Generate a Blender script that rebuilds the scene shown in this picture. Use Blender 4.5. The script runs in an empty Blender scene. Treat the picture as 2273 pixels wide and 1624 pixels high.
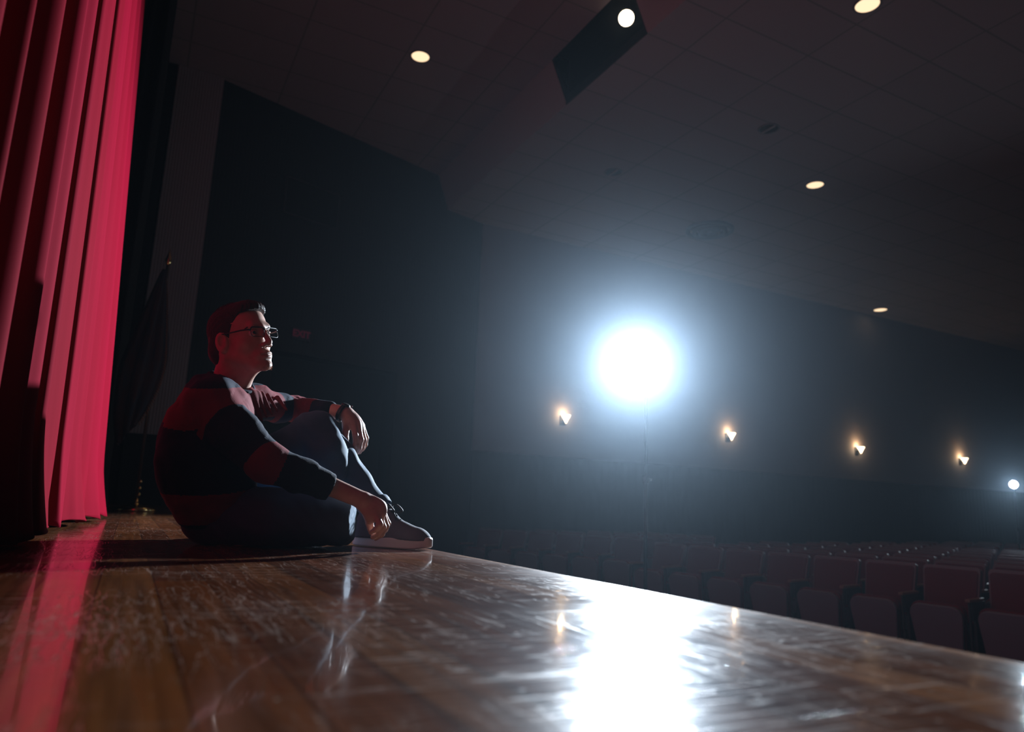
import bpy, bmesh, math, random
import numpy as np
import openvdb as vdb
from mathutils import Vector, Matrix
random.seed(7); rng = np.random.default_rng(7)
S = bpy.context.scene
COL = S.collection
# ------------------------------------------------------------------ camera
W, H, F = 2273, 1624, 1588.0
CX, CY = W / 2, H / 2
vV = np.array([285 - CX, -(1090 - CY), -F]); vV /= np.linalg.norm(vV)
vZ = np.array([314., 8112., -F]); vZ = vZ - vV * (vV @ vZ); vZ /= np.linalg.norm(vZ)
vU = np.cross(vV, vZ)
R3 = np.array([vU, vV, vZ])            # world = R3 @ camera ; X to the house, Y along the stage edge, Z up
CAM = np.array([0, 0, .15])
cd = bpy.data.cameras.new('camera'); co = bpy.data.objects.new('camera', cd); COL.objects.link(co)
M = Matrix([list(R3[0]) + [CAM[0]], list(R3[1]) + [CAM[1]], list(R3[2]) + [CAM[2]], [0, 0, 0, 1]])
co.matrix_world = M
cd.sensor_width = 36; cd.lens = F / W * 36; cd.clip_start = .02; cd.clip_end = 200
cd.dof.use_dof = True; cd.dof.focus_distance = 2.32; cd.dof.aperture_fstop = 2.8
S.camera = co
def at(px, py, d):
    v = np.array([px - CX, -(py - CY), -F]) / F
    return CAM + (R3 @ v) * d
AR, AU, AF = R3[:, 0], R3[:, 1], -R3[:, 2]     # camera right, up, forward in the world
# ------------------------------------------------------------------ view, world, lights
S.view_settings.view_transform = 'Standard'; S.view_settings.look = 'None'
S.view_settings.exposure = 0.0; S.view_settings.gamma = 1.0; S.view_settings.use_curve_mapping = False
S.cycles.use_denoising = True
S.cycles.max_bounces = 8; S.cycles.diffuse_bounces = 5; S.cycles.glossy_bounces = 4; S.cycles.transmission_bounces = 6
S.cycles.volume_bounces = 0; S.cycles.sample_clamp_indirect = 4.0
wd = bpy.data.worlds.new('world'); S.world = wd; wd.use_nodes = True
wd.node_tree.nodes['Background'].inputs[0].default_value = (.02, .02, .025, 1)
wd.node_tree.nodes['Background'].inputs[1].default_value = .2
vs = wd.node_tree.nodes.new('ShaderNodeVolumeScatter')      # thin haze in the air of the hall
vs.inputs['Color'].default_value = (.66, .83, 1, 1); vs.inputs['Density'].default_value = .0034; vs.inputs['Anisotropy'].default_value = .89
wd.node_tree.links.new(vs.outputs[0], wd.node_tree.nodes['World Output'].inputs['Volume'])
LAMP = at(1420, 808, 6.0)              # the flash head on its stand
FAR = at(2250, 1075, 12.0)
def lamp(name, kind, loc, power, color, radius=.05, aim=None, angle=None, blend=.5):
    l = bpy.data.lights.new(name, kind); l.energy = power; l.color = color
    if kind in ('POINT', 'SPOT'): l.shadow_soft_size = radius
    if kind == 'SPOT': l.spot_size = math.radians(angle); l.spot_blend = blend
    o = bpy.data.objects.new(name, l); COL.objects.link(o); o.location = Vector(loc)
    if aim is not None:
        o.rotation_euler = (Vector(aim) - Vector(loc)).to_track_quat('-Z', 'Y').to_euler()
    return o
AIM = np.array([-.1, 2.3, .25])
ldir = (AIM - LAMP) / np.linalg.norm(AIM - LAMP)
lamp('flash_light', 'SPOT', LAMP + ldir * .09, 2500, (.74, .87, 1.0), .085, AIM, 100, .6)
fdir = (np.array([1., 1., .1]) - FAR); fdir /= np.linalg.norm(fdir)
lamp('added_seat_fill', 'POINT', LAMP + ldir * .10 + np.array([0, 0, .16]), 7, (.80, .86, 1.0), .04)  # extra point light added above the flash head to brighten the seats, as stray light
lamp('far_flash_light', 'SPOT', FAR + fdir * .08, 110, (.68, .85, 1.0), .045, (1, 1, .1), 120, 1.0)
# ------------------------------------------------------------------ helpers
def tag(o, label=None, cat=None, group=None, kind=None):
    if label: o['label'] = label
    if cat: o['category'] = cat
    if group: o['group'] = group
    if kind: o['kind'] = kind
    return o
def mat(name, color=(.5, .5, .5), rough=.6, metal=0., **k):
    m = bpy.data.materials.new(name); m.use_nodes = True
    b = m.node_tree.nodes['Principled BSDF']
    b.inputs['Base Color'].default_value = (*color, 1); b.inputs['Roughness'].default_value = rough
    b.inputs['Metallic'].default_value = metal
    for kk, v in k.items():
        b.inputs[kk.replace('_', ' ')].default_value = v
    return m
def nd(m, t, **k):
    n = m.node_tree.nodes.new(t)
    for kk, v in k.items():
        if kk.startswith('i_'): n.inputs[int(kk[2:])].default_value = v
        else: setattr(n, kk, v)
    return n
def lk(m, a, b): m.node_tree.links.new(a, b)
def bs(m): return m.node_tree.nodes['Principled BSDF']
def noise_bump(m, scale, strength, dist=.01, detail=4, vec=None, kind='ShaderNodeTexNoise'):
    tc = nd(m, 'ShaderNodeTexCoord'); n = nd(m, kind)
    n.inputs['Scale'].default_value = scale
    mp = nd(m, 'ShaderNodeMapping'); lk(m, tc.outputs['Object'], mp.inputs[0])
    if vec: mp.inputs['Scale'].default_value = vec
    lk(m, mp.outputs[0], n.inputs['Vector'])
    b = nd(m, 'ShaderNodeBump'); b.inputs['Strength'].default_value = strength; b.inputs['Distance'].default_value = dist
    lk(m, n.outputs[0], b.inputs['Height']); lk(m, b.outputs[0], bs(m).inputs['Normal'])
    return n
def vary(m, scale, c1, c2, vec=None):
    tc = nd(m, 'ShaderNodeTexCoord'); n = nd(m, 'ShaderNodeTexNoise'); n.inputs['Scale'].default_value = scale
    mp = nd(m, 'ShaderNodeMapping'); lk(m, tc.outputs['Object'], mp.inputs[0]); lk(m, mp.outputs[0], n.inputs['Vector'])
    if vec: mp.inputs['Scale'].default_value = vec
    r = nd(m, 'ShaderNodeValToRGB'); r.color_ramp.elements[0].position = .35; r.color_ramp.elements[1].position = .65
    r.color_ramp.elements[0].color = (*c1, 1); r.color_ramp.elements[1].color = (*c2, 1)
    lk(m, n.outputs[0], r.inputs[0]); lk(m, r.outputs[0], bs(m).inputs['Base Color'])
def emis(name, color, s):
    m = mat(name, color, .5); bs(m).inputs['Emission Color'].default_value = (*color, 1)
    bs(m).inputs['Emission Strength'].default_value = s
    return m
def link(name, me, m=None, parent=None, loc=None, smooth=False):
    o = bpy.data.objects.new(name, me); COL.objects.link(o)
    for mm in (m if isinstance(m, (list, tuple)) else [m]):
        if mm: me.materials.append(mm)
    if parent: o.parent = parent
    if loc is not None: o.location = Vector(loc)
    if smooth:
        me.shade_smooth() if hasattr(me, 'shade_smooth') else None
    return o
def mesh(name, v, f):
    me = bpy.data.meshes.new(name); me.from_pydata([tuple(map(float, p)) for p in v], [], [tuple(int(i) for i in q) for q in f]); me.update(); return me
def empty(name, loc, rz=0):
    o = bpy.data.objects.new(name, None); COL.objects.link(o); o.location = Vector(loc); o.rotation_euler = (0, 0, rz); o.empty_display_size = .1
    return o
class MB:
    """collects solids into one mesh"""
    def __init__(s): s.v = []; s.f = []
    def add(s, v, f):
        n = len(s.v); s.v += [tuple(p) for p in v]; s.f += [tuple(i + n for i in q) for q in f]; return s
    def box(s, a, b, mtx=None):
        (x0, y0, z0), (x1, y1, z1) = a, b
        v = [(x, y, z) for z in (z0, z1) for y in (y0, y1) for x in (x0, x1)]
        if mtx is not None: v = [tuple(mtx @ Vector(p)) for p in v]
        return s.add(v, [(0, 2, 3, 1), (4, 5, 7, 6), (0, 1, 5, 4), (2, 6, 7, 3), (0, 4, 6, 2), (1, 3, 7, 5)])
    def tube(s, pts, r, n=10, cap=True):
        pts = [np.array(p, float) for p in pts]; rs = r if isinstance(r, (list, tuple)) else [r] * len(pts)
        v = []; up = np.array([0, 0, 1.])
        for i, p in enumerate(pts):
            t = pts[min(i + 1, len(pts) - 1)] - pts[max(i - 1, 0)]; t /= np.linalg.norm(t) + 1e-9
            a = np.cross(t, up if abs(t[2]) < .95 else np.array([1., 0, 0])); a /= np.linalg.norm(a); b = np.cross(t, a)
            for k in range(n):
                th = 2 * math.pi * k / n; v.append(p + rs[i] * (a * math.cos(th) + b * math.sin(th)))
        f = []
        for i in range(len(pts) - 1):
            for k in range(n):
                k2 = (k + 1) % n; f.append((i * n + k, i * n + k2, (i + 1) * n + k2, (i + 1) * n + k))
        if cap: f.append(tuple(range(n - 1, -1, -1))); f.append(tuple((len(pts) - 1) * n + k for k in range(n)))
        return s.add(v, f)
    def lathe(s, prof, c=(0, 0, 0), axis=(0, 0, 1), n=28, a0=0, a1=2 * math.pi):
        z = np.array(axis, float); z /= np.linalg.norm(z)
        a = np.cross(z, [0, 0, 1.] if abs(z[2]) < .9 else [1., 0, 0]); a /= np.linalg.norm(a); b = np.cross(z, a); c = np.array(c, float)
        full = abs(a1 - a0 - 2 * math.pi) < 1e-6; m = n if full else n + 1; v = []
        for r, h in prof:
            for k in range(m):
                th = a0 + (a1 - a0) * k / n; v.append(c + z * h + r * (a * math.cos(th) + b * math.sin(th)))
        f = []
        for i in range(len(prof) - 1):
            for k in range(n):
                k2 = (k + 1) % m; f.append((i * m + k, i * m + k2, (i + 1) * m + k2, (i + 1) * m + k))
        return s.add(v, f)
    def build(s, name, m=None, parent=None, loc=None, smooth=False, bevel=0, seg=2):
        me = mesh(name, s.v, s.f)
        if smooth: me.shade_smooth()
        o = link(name, me, m, parent, loc)
        bm = bmesh.new(); bm.from_mesh(me); bmesh.ops.recalc_face_normals(bm, faces=bm.faces); bm.to_mesh(me); bm.free()
        if bevel:
            bv = o.modifiers.new('bevel', 'BEVEL'); bv.width = bevel; bv.segments = seg; bv.limit_method = 'ANGLE'
        return o
def struct(o): o['kind'] = 'structure'; return o
# ------------------------------------------------------------------ materials
def wood_floor():
    m = mat('stage_boards', rough=.2); N = m.node_tree
    tc = nd(m, 'ShaderNodeTexCoord'); sp = nd(m, 'ShaderNodeSeparateXYZ'); lk(m, tc.outputs['Object'], sp.inputs[0])
    PW, PL = .0825, 1.9
    def mth(op, a, b=None, c=None):
        n = nd(m, 'ShaderNodeMath', operation=op)
        for i, q in enumerate((a, b, c)):
            if q is None: continue
            if isinstance(q, (int, float)): n.inputs[i].default_value = q
            else: lk(m, q, n.inputs[i])
        return n.outputs[0]
    xs = mth('DIVIDE', mth('ADD', sp.outputs[0], 5.0 - .108 + .0825 * .0), PW)
    xi = mth('FLOOR', xs); xf = mth('FRACT', xs)
    w1 = nd(m, 'ShaderNodeTexWhiteNoise', noise_dimensions='1D'); lk(m, xi, w1.inputs['W'])
    ys = mth('DIVIDE', mth('ADD', sp.outputs[1], mth('MULTIPLY', w1.outputs[0], 7.0)), PL)
    yi = mth('FLOOR', ys); yf = mth('FRACT', ys)
    w2 = nd(m, 'ShaderNodeTexWhiteNoise', noise_dimensions='2D')
    cb = nd(m, 'ShaderNodeCombineXYZ'); lk(m, xi, cb.inputs[0]); lk(m, yi, cb.inputs[1]); lk(m, cb.outputs[0], w2.inputs['Vector'])
    r = nd(m, 'ShaderNodeValToRGB'); lk(m, w2.outputs[0], r.inputs[0]); e = r.color_ramp.elements
    e[0].position = 0; e[0].color = (.075, .022, .008, 1); e[1].position = 1; e[1].color = (.22, .085, .026, 1)
    for p, c in ((.3, (.12, .036, .011)), (.55, (.15, .052, .014)), (.8, (.12, .03, .013))):
        q = e.new(p); q.color = (*c, 1)
    # grain
    g = nd(m, 'ShaderNodeTexNoise'); g.inputs['Scale'].default_value = 1.0; g.inputs['Detail'].default_value = 6
    gm = nd(m, 'ShaderNodeMapping'); gm.inputs['Scale'].default_value = (70, 3.0, 1); lk(m, tc.outputs['Object'], gm.inputs[0]); lk(m, gm.outputs[0], g.inputs['Vector'])
    gr = nd(m, 'ShaderNodeMapRange'); lk(m, g.outputs[0], gr.inputs[0]); gr.inputs[1].default_value = .3; gr.inputs[2].default_value = .7; gr.inputs[3].default_value = .8; gr.inputs[4].default_value = 1.75
    mx = nd(m, 'ShaderNodeVectorMath', operation='SCALE'); lk(m, r.outputs[0], mx.inputs[0]); lk(m, gr.outputs[0], mx.inputs['Scale'])
    # seams
    sx = mth('LESS_THAN', mth('ABSOLUTE', mth('SUBTRACT', xf, .5)), .485); sy = mth('LESS_THAN', mth('ABSOLUTE', mth('SUBTRACT', yf, .5)), .4992)
    seam = mth('MULTIPLY', sx, sy)
    se = mth('ADD', mth('MULTIPLY', seam, .72), .28)
    mx2 = nd(m, 'ShaderNodeVectorMath', operation='SCALE'); lk(m, mx.outputs[0], mx2.inputs[0]); lk(m, se, mx2.inputs['Scale'])
    # scratches: thin ridges of stretched noise in several directions, inside worn patches
    def ridge(ang, sc, seed, wdt, thr):
        mp = nd(m, 'ShaderNodeMapping'); mp.inputs['Rotation'].default_value = (0, 0, ang); mp.inputs['Scale'].default_value = sc; mp.inputs['Location'].default_value = (seed, seed * 1.7, 0)
        lk(m, tc.outputs['Object'], mp.inputs[0]); n = nd(m, 'ShaderNodeTexNoise'); n.inputs['Scale'].default_value = 1; n.inputs['Detail'].default_value = 2.5; n.inputs['Distortion'].default_value = .12
        lk(m, mp.outputs[0], n.inputs['Vector'])
        a = mth('ABSOLUTE', mth('SUBTRACT', n.outputs[0], .5))
        rr = nd(m, 'ShaderNodeMapRange'); lk(m, a, rr.inputs[0]); rr.inputs[1].default_value = 0; rr.inputs[2].default_value = wdt; rr.inputs[3].default_value = 1; rr.inputs[4].default_value = 0
        k = nd(m, 'ShaderNodeTexNoise'); k.inputs['Scale'].default_value = 2.6; k.inputs['Detail'].default_value = 3
        km = nd(m, 'ShaderNodeMapping'); km.inputs['Location'].default_value = (seed * 3, 5, 0); lk(m, tc.outputs['Object'], km.inputs[0]); lk(m, km.outputs[0], k.inputs['Vector'])
        kr = nd(m, 'ShaderNodeMapRange'); lk(m, k.outputs[0], kr.inputs[0]); kr.inputs[1].default_value = thr; kr.inputs[2].default_value = thr + .12
        return mth('MULTIPLY', rr.outputs[0], kr.outputs[0])
    s1 = ridge(.5, (2.2, 34, 1), 3.1, .012, .44); s2 = ridge(-.75, (40, 3, 1), 8.2, .012, .44); s3 = ridge(1.25, (4, 46, 1), 14.7, .012, .46); s4 = ridge(.12, (64, 6, 1), 21.7, .016, .46)
    sc = mth('MINIMUM', mth('ADD', mth('ADD', s1, s2), mth('ADD', s3, s4)), 1.0)
    vo = nd(m, 'ShaderNodeTexVoronoi'); vo.inputs['Scale'].default_value = 46; lk(m, tc.outputs['Object'], vo.inputs['Vector'])
    vw = nd(m, 'ShaderNodeTexWhiteNoise', noise_dimensions='3D'); lk(m, vo.outputs['Position'], vw.inputs['Vector'])
    dots = mth('MULTIPLY', mth('LESS_THAN', vo.outputs['Distance'], .11), mth('GREATER_THAN', vw.outputs[0], .86))
    wear = nd(m, 'ShaderNodeTexNoise'); wear.inputs['Scale'].default_value = 5; wear.inputs['Detail'].default_value = 6; lk(m, tc.outputs['Object'], wear.inputs['Vector'])
    wr = nd(m, 'ShaderNodeMapRange'); lk(m, wear.outputs[0], wr.inputs[0]); wr.inputs[1].default_value = .35; wr.inputs[2].default_value = .75; wr.inputs[3].default_value = 0; wr.inputs[4].default_value = 1
    # the boards are worn dull along the front edge
    er = nd(m, 'ShaderNodeMapRange'); lk(m, sp.outputs[0], er.inputs[0]); er.inputs[1].default_value = .72; er.inputs[2].default_value = .90
    marks = mth('MINIMUM', mth('ADD', mth('MULTIPLY', sc, .45), mth('MULTIPLY', dots, .9)), 1.0)
    mix = nd(m, 'ShaderNodeMix', data_type='RGBA'); lk(m, marks, mix.inputs[0]); lk(m, mx2.outputs[0], mix.inputs[6]); mix.inputs[7].default_value = (.34, .27, .22, 1)
    lk(m, mix.outputs[2], bs(m).inputs['Base Color'])
    ro = mth('ADD', .14, mth('ADD', mth('MULTIPLY', wr.outputs[0], .10), mth('ADD', mth('MULTIPLY', sc, .22), mth('MULTIPLY', er.outputs[0], .16))))
    lk(m, ro, bs(m).inputs['Roughness'])
    bs(m).inputs['Coat Weight'].default_value = .6; bs(m).inputs['Coat Roughness'].default_value = .05
    bh = mth('ADD', mth('MULTIPLY', seam, .6), mth('ADD', mth('MULTIPLY', sc, -.35), mth('MULTIPLY', wear.outputs[0], .5)))
    bp = nd(m, 'ShaderNodeBump'); bp.inputs['Strength'].default_value = .35; bp.inputs['Distance'].default_value = .0009
    lk(m, bh, bp.inputs['Height']); lk(m, bp.outputs[0], bs(m).inputs['Normal']); lk(m, bp.outputs[0], bs(m).inputs['Coat Normal'])
    return m
MF = wood_floor()
Mblack = mat('black_paint', (.012, .012, .013), .6)
Mblackcloth = mat('black_velour', (.008, .008, .009), .9); noise_bump(Mblackcloth, 30, .3)
Mvelvet = mat('crimson_velour', (.62, .006, .05), .85); bs(Mvelvet).inputs['Sheen Weight'].default_value = .0
bs(Mvelvet).inputs['Sheen Tint'].default_value = (1, .5, .6, 1); bs(Mvelvet).inputs['Specular IOR Level'].default_value = .04
vary(Mvelvet, 3, (.135, .0004, .0075), (.17, .0009, .012), (1, 1, .12)); noise_bump(Mvelvet, 260, .06, .001)
Mwall = mat('grey_wall_paint', (.34, .32, .34), .8); noise_bump(Mwall, 5, .3, .02, vec=(1, 1, 1))
Mrib = mat('ribbed_plaster', (.50, .44, .46), .85)
def rib(m, axis, freq):
    tc = nd(m, 'ShaderNodeTexCoord'); w = nd(m, 'ShaderNodeTexWave'); w.bands_direction = axis; w.inputs['Scale'].default_value = freq; w.inputs['Distortion'].default_value = .3
    lk(m, tc.outputs['Object'], w.inputs['Vector']); b = nd(m, 'ShaderNodeBump'); b.inputs['Strength'].default_value = .25; b.inputs['Distance'].default_value = .015
    lk(m, w.outputs[0], b.inputs['Height']); lk(m, b.outputs[0], bs(m).inputs['Normal'])
rib(Mrib, 'X', 9)
Mdark = mat('dark_wall_fabric', (.030, .032, .034), .9); rib(Mdark, 'X', 6)
Mdado = mat('dark_wainscot', (.04, .042, .045), .7); rib(Mdado, 'X', 2)
Mcarpet = mat('house_carpet', (.035, .03, .04), .95); noise_bump(Mcarpet, 60, .4)
def tiles():
    m = mat('ceiling_tiles', (.5, .46, .46), .85)
    tc = nd(m, 'ShaderNodeTexCoord'); mp = nd(m, 'ShaderNodeMapping'); mp.inputs['Rotation'].default_value = (0, 0, 0); lk(m, tc.outputs['Object'], mp.inputs[0])
    b = nd(m, 'ShaderNodeTexBrick'); b.offset = 0; lk(m, mp.outputs[0], b.inputs['Vector'])
    b.inputs['Scale'].default_value = 1; b.inputs['Brick Width'].default_value = 1.22; b.inputs['Row Height'].default_value = .61; b.inputs['Mortar Size'].default_value = .012
    b.inputs['Color1'].default_value = (.50, .40, .42, 1); b.inputs['Color2'].default_value = (.47, .38, .40, 1); b.inputs['Mortar'].default_value = (.34, .31, .31, 1)
    lk(m, b.outputs[0], bs(m).inputs['Base Color']); return m
Mceil = tiles()
Mmetal = mat('brushed_steel', (.5, .5, .52), .3, 1.0); Mgold = mat('polished_brass', (.8, .6, .25), .2, 1.0)
Mblk = mat('black_plastic', (.01, .01, .011), .35)
# ------------------------------------------------------------------ room shell
EDGE = .913
HF = -1.08                           # house floor
XE, YW, XB, YR = 5.13, 11.25, 24.0, -10.0
ZC1, ZC2 = 5.75, 5.2
def dwy(x): return 9.675 + .31 * x
b = MB(); b.box((-7, YR, -.045), (EDGE, 9.78, 0)); st = struct(b.build('floor', MF, bevel=.006, seg=3))
b = MB(); b.box((EDGE - .09, YR, HF), (EDGE - .03, dwy(EDGE), -.045)); struct(b.build('trim_1', Mblack))
b = MB(); b.box((EDGE - .06, YR, HF - .1), (XB, YW + .1, HF)); struct(b.build('floor_house', Mcarpet))
b = MB(); b.box((XE, YW, 1.06), (XB, YW + .12, ZC2 + .6)); struct(b.build('wall_left', Mwall))
b = MB(); b.box((XE, YW - .03, HF), (XB, YW + .12, 1.06)); struct(b.build('wall_left_wainscot', Mdado))
# splayed dark wall: straight slab from the proscenium pier to the corner, with a doorway
x0, x1 = .46, XE
A = np.array([x0, dwy(x0)]); B = np.array([x1, dwy(x1)]); L = np.linalg.norm(B - A); dr = (B - A) / L; ang = math.atan2(dr[1], dr[0])
def wallbox(bb, s0, s1, z0, z1, t0=0., t1=.12):
    m4 = Matrix.Translation((A[0], A[1], 0)) @ Matrix.Rotation(ang, 4, 'Z'); return bb.box((s0, t0, z0), (s1, t1, z1), m4)
def sx(x): return (x - x0) / dr[0]
D0s, D1s, DT = sx(1.55), sx(3.55), 2.16
b = MB(); wallbox(b, 0, D0s, HF, ZC1 + .3); wallbox(b, D1s, L, HF, ZC1 + .3); wallbox(b, D0s, D1s, DT, ZC1 + .3)
struct(b.build('wall_splayed', Mdark))
b = MB(); wallbox(b, D0s, D1s, HF, DT, .35, .42); wallbox(b, D0s - .05, D0s, HF, DT, .12, .42); wallbox(b, D1s, D1s + .05, HF, DT, .12, .42); wallbox(b, D0s, D1s, DT, DT + .05, .12, .42)
struct(b.build('door_1', mat('door_recess', (.015, .022, .026), .7)))
# proscenium pier: pale ribbed upper part over a black base
b = MB(); b.box((-.10, 9.76, .84), (.47, 10.1, ZC1 + .4)); struct(b.build('wall_proscenium', Mrib))
b = MB(); b.box((-.12, 9.74, HF), (.48, 10.1, .84)); struct(b.build('wall_proscenium_base', Mblack))
# ceilings
b = MB(); b.box((-.25, YR, ZC1), (4.10, YW + .1, ZC1 + .1)); struct(b.build('ceiling', Mceil))
b = MB(); b.box((4.34, YR, ZC2), (XB, YW + .1, ZC2 + .1)); struct(b.build('ceiling_rear', Mceil))
def band(y0, y1, name, mm=None):
    v = [(4.10, y0, ZC1), (4.34, y0, ZC2), (4.34, y1, ZC2), (4.10, y1, ZC1), (4.10, y0, ZC1 + .08), (4.42, y0, ZC2 + .05), (4.42, y1, ZC2 + .05), (4.10, y1, ZC1 + .08)]
    o = MB().add(v, [(0, 1, 2, 3), (7, 6, 5, 4), (0, 4, 5, 1), (1, 5, 6, 2), (2, 6, 7, 3), (3, 7, 4, 0)]).build(name, mm or Mrib2); struct(o)
Mrib2 = mat('band_plaster', (.60, .54, .54), .85)
band(7.12, YW + .1, 'trim_2'); band(YR, 5.49, 'trim_3'); band(7.10, 7.118, 'trim_4', Mblack); band(5.492, 5.51, 'trim_5', Mblack)
b = MB(); b.box((4.322, 5.49, ZC2 - .004), (4.338, 7.12, ZC2 + .11)); struct(b.build('trim_6', Mblack))
b = MB(); b.box((4.10, 5.45, 6.3), (5.4, 7.16, 6.34)); b.box((5.4, 5.45, ZC2 + .1), (5.44, 7.16, 6.34)); b.box((4.06, 5.45, ZC1 + .1), (4.10, 7.16, 6.34))
b.box((4.36, 5.44, ZC2 + .1), (5.4, 5.48, 6.34)); b.box((4.36, 7.13, ZC2 + .1), (5.4, 7.17, 6.34)); b.box((4.08, 5.44, ZC1 + .1), (4.4, 5.48, 6.34)); b.box((4.08, 7.13, ZC1 + .1), (4.4, 7.17, 6.34)); struct(b.build('ceiling_slot', Mblack))
# backstage shell, rear wall, right wall
b = MB(); b.box((-7.1, YR, -.05), (-7, 10, 7)); struct(b.build('wall_backstage', Mblack))
b = MB(); b.box((-7, 9.78, -.05), (-.12, 9.9, 7)); struct(b.build('wall_stage_side', Mblack))
b = MB(); b.box((-7, YR - .1, HF), (XB, YR, 7)); struct(b.build('wall_right', Mwall))
b = MB(); b.box((XB, YR, HF), (XB + .1, YW + .1, 7)); struct(b.build('wall_rear', Mwall))
b = MB(); b.box((-7, YR, 6.9), (-.25, 10, 7)); b.box((-.28, YR, ZC1), (-.22, 10, 7)); struct(b.build('ceiling_stage', Mblack))
# ------------------------------------------------------------------ curtain (one hanging drape with deep folds)
def catmull(P, n):
    P = np.array(P, float); out = []
    for i in range(len(P) - 1):
        p0 = P[max(i - 1, 0)]; p1 = P[i]; p2 = P[i + 1]; p3 = P[min(i + 2, len(P) - 1)]
        for t in np.linspace(0, 1, n, endpoint=False):
            out.append(.5 * ((2 * p1) + (-p0 + p2) * t + (2 * p0 - 5 * p1 + 4 * p2 - p3) * t * t + (-p0 + 3 * p1 - 3 * p2 + p3) * t ** 3))
    out.append(P[-1]); return np.array(out)
def drape(name, ctrl, m, zt, lean, hem=.012, n=9, ripple=.006, flare=.0, parent=None, thick=.006, seed=0, spread=0):
    base = catmull(ctrl, n); N = len(base); s = np.concatenate([[0], np.cumsum(np.linalg.norm(np.diff(base, axis=0), axis=1))])
    tg = np.gradient(base, axis=0); tg /= np.linalg.norm(tg, axis=1)[:, None]; nm = np.stack([tg[:, 1], -tg[:, 0]], 1)
    zs = np.concatenate([np.linspace(hem, .35, 14), np.linspace(.45, zt, 30)]); v = []; r = np.random.default_rng(seed)
    ph = r.uniform(0, 6.28, 8); c0 = base.mean(0)
    for z in zs:
        rp = np.zeros(N)
        for k, (fr, am) in enumerate(((21, .6), (37, .45), (58, .35), (90, .2))): rp += am * np.sin(s * fr + ph[k] + .5 * math.sin(z * .9 + ph[k + 4]))
        lo = max(0, 1 - z / .35) ** 1.5
        rp2 = rp * ripple * (1 + 1.5 * lo) + lo * .028 * np.sin(s * 11 + ph[1])
        q = base + nm * rp2[:, None]
        q = c0 + (q - c0) * np.array([1, 1 - spread * z])
        q[:, 0] += -lean * np.clip((base[:, 1] - 1.6) / 2.8, 0, 1) * (z - 1.0) + flare * lo
        hz = hem + .012 * (1 + np.sin(s * 13 + ph[2])) if z == zs[0] else z
        v += [(q[i, 0], q[i, 1], hz[i] if z == zs[0] else z) for i in range(N)]
    f = [(j * N + i, j * N + i + 1, (j + 1) * N + i + 1, (j + 1) * N + i) for j in range(len(zs) - 1) for i in range(N - 1)]
    me = mesh(name, v, f); me.shade_smooth(); o = link(name, me, m, parent)
    so = o.modifiers.new('cloth', 'SOLIDIFY'); so.thickness = thick
    return o
def pleat(xr, yr, w=1., d=.17):
    return [(xr - d, yr - .095 * w), (xr - d * .6, yr - .075 * w), (xr - .035, yr - .055 * w), (xr - .006, yr - .03 * w), (xr, yr), (xr - .02, yr + .022), (xr - .09, yr + .035), (xr - d, yr + .04)]
ctrl = []
for xr_, yr_, w_ in ((-.33, .50, 1), (-.325, .78, 1.3), (-.32, 1.02, 1), (-.315, 1.22, .9), (-.302, 1.43, .9), (-.288, 1.62, .6), (-.276, 1.85, 1.0), (-.262, 2.15, .7)): ctrl += pleat(xr_, yr_, w_)
ctrl = ctrl[:-3] + [(-.275, 2.185), (-.268, 2.215), (-.252, 2.25), (-.254, 2.28), (-.30, 2.305), (-.40, 2.32), (-.43, 2.36), (-.42, 2.405), (-.34, 2.44), (-.275, 2.453), (-.255, 2.463), (-.253, 2.50), (-.259, 2.58), (-.250, 2.70), (-.243, 2.79), (-.262, 2.82), (-.34, 2.845), (-.40, 2.88), (-.42, 2.94), (-.38, 2.985), (-.30, 3.012), (-.262, 3.022),
         (-.243, 3.034), (-.242, 3.08), (-.234, 3.18), (-.247, 3.26), (-.230, 3.35), (-.220, 3.50), (-.233, 3.60), (-.203, 3.74), (-.214, 3.88), (-.186, 4.06), (-.198, 4.20), (-.172, 4.38), (-.176, 4.52), (-.20, 4.62), (-.30, 4.68), (-.5, 4.7)]
cur = drape('stage_curtain', ctrl, Mvelvet, 5.6, .05, flare=.02, n=6, seed=4, ripple=.0035)
tag(cur, 'crimson velvet stage curtain hanging in deep folds down to the boards', 'curtain')
cc = [(-1.9 + .06 * i, 6.85 + (.07 if i % 2 else -.05) + .02 * math.sin(i * 1.7)) for i in range(30)]
leg = drape('masking_curtain', cc, Mblackcloth, 6.2, .0, n=6, seed=9)
tag(leg, 'black masking curtain hanging behind the flag and the red curtain', 'curtain')
# ------------------------------------------------------------------ flag on its pole
t = empty('flag', (.06, 6.45, 0)); tag(t, 'dark fringed flag furled on a tall pole with brass eagle-tipped finial, behind the man', 'flag')
MB().tube([(0, 0, .05), (.0, 0, 2.02)], .013, 12).build('pole', mat('pole_wood', (.05, .03, .02), .4), t, smooth=True)
MB().lathe([(0, 0), (.012, .0), (.02, .02), (.026, .05), (.014, .09), (.006, .12), (0, .16)], (0, 0, 2.02)).build('finial', Mgold, t, smooth=True)
MB().lathe([(0, 0), (.15, 0), (.155, .012), (.14, .03), (.06, .045), (.028, .06), (.022, .10), (0, .10)], (0, 0, 0)).build('base', Mgold, t, smooth=True)
for a in range(3):
    MB().lathe([(0, -.014), (.010, -.01), (.014, 0), (.010, .01), (0, .014)], (.016, -.012, .13 + .05 * a), n=12).build('knob', Mgold, t, smooth=True)
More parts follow.
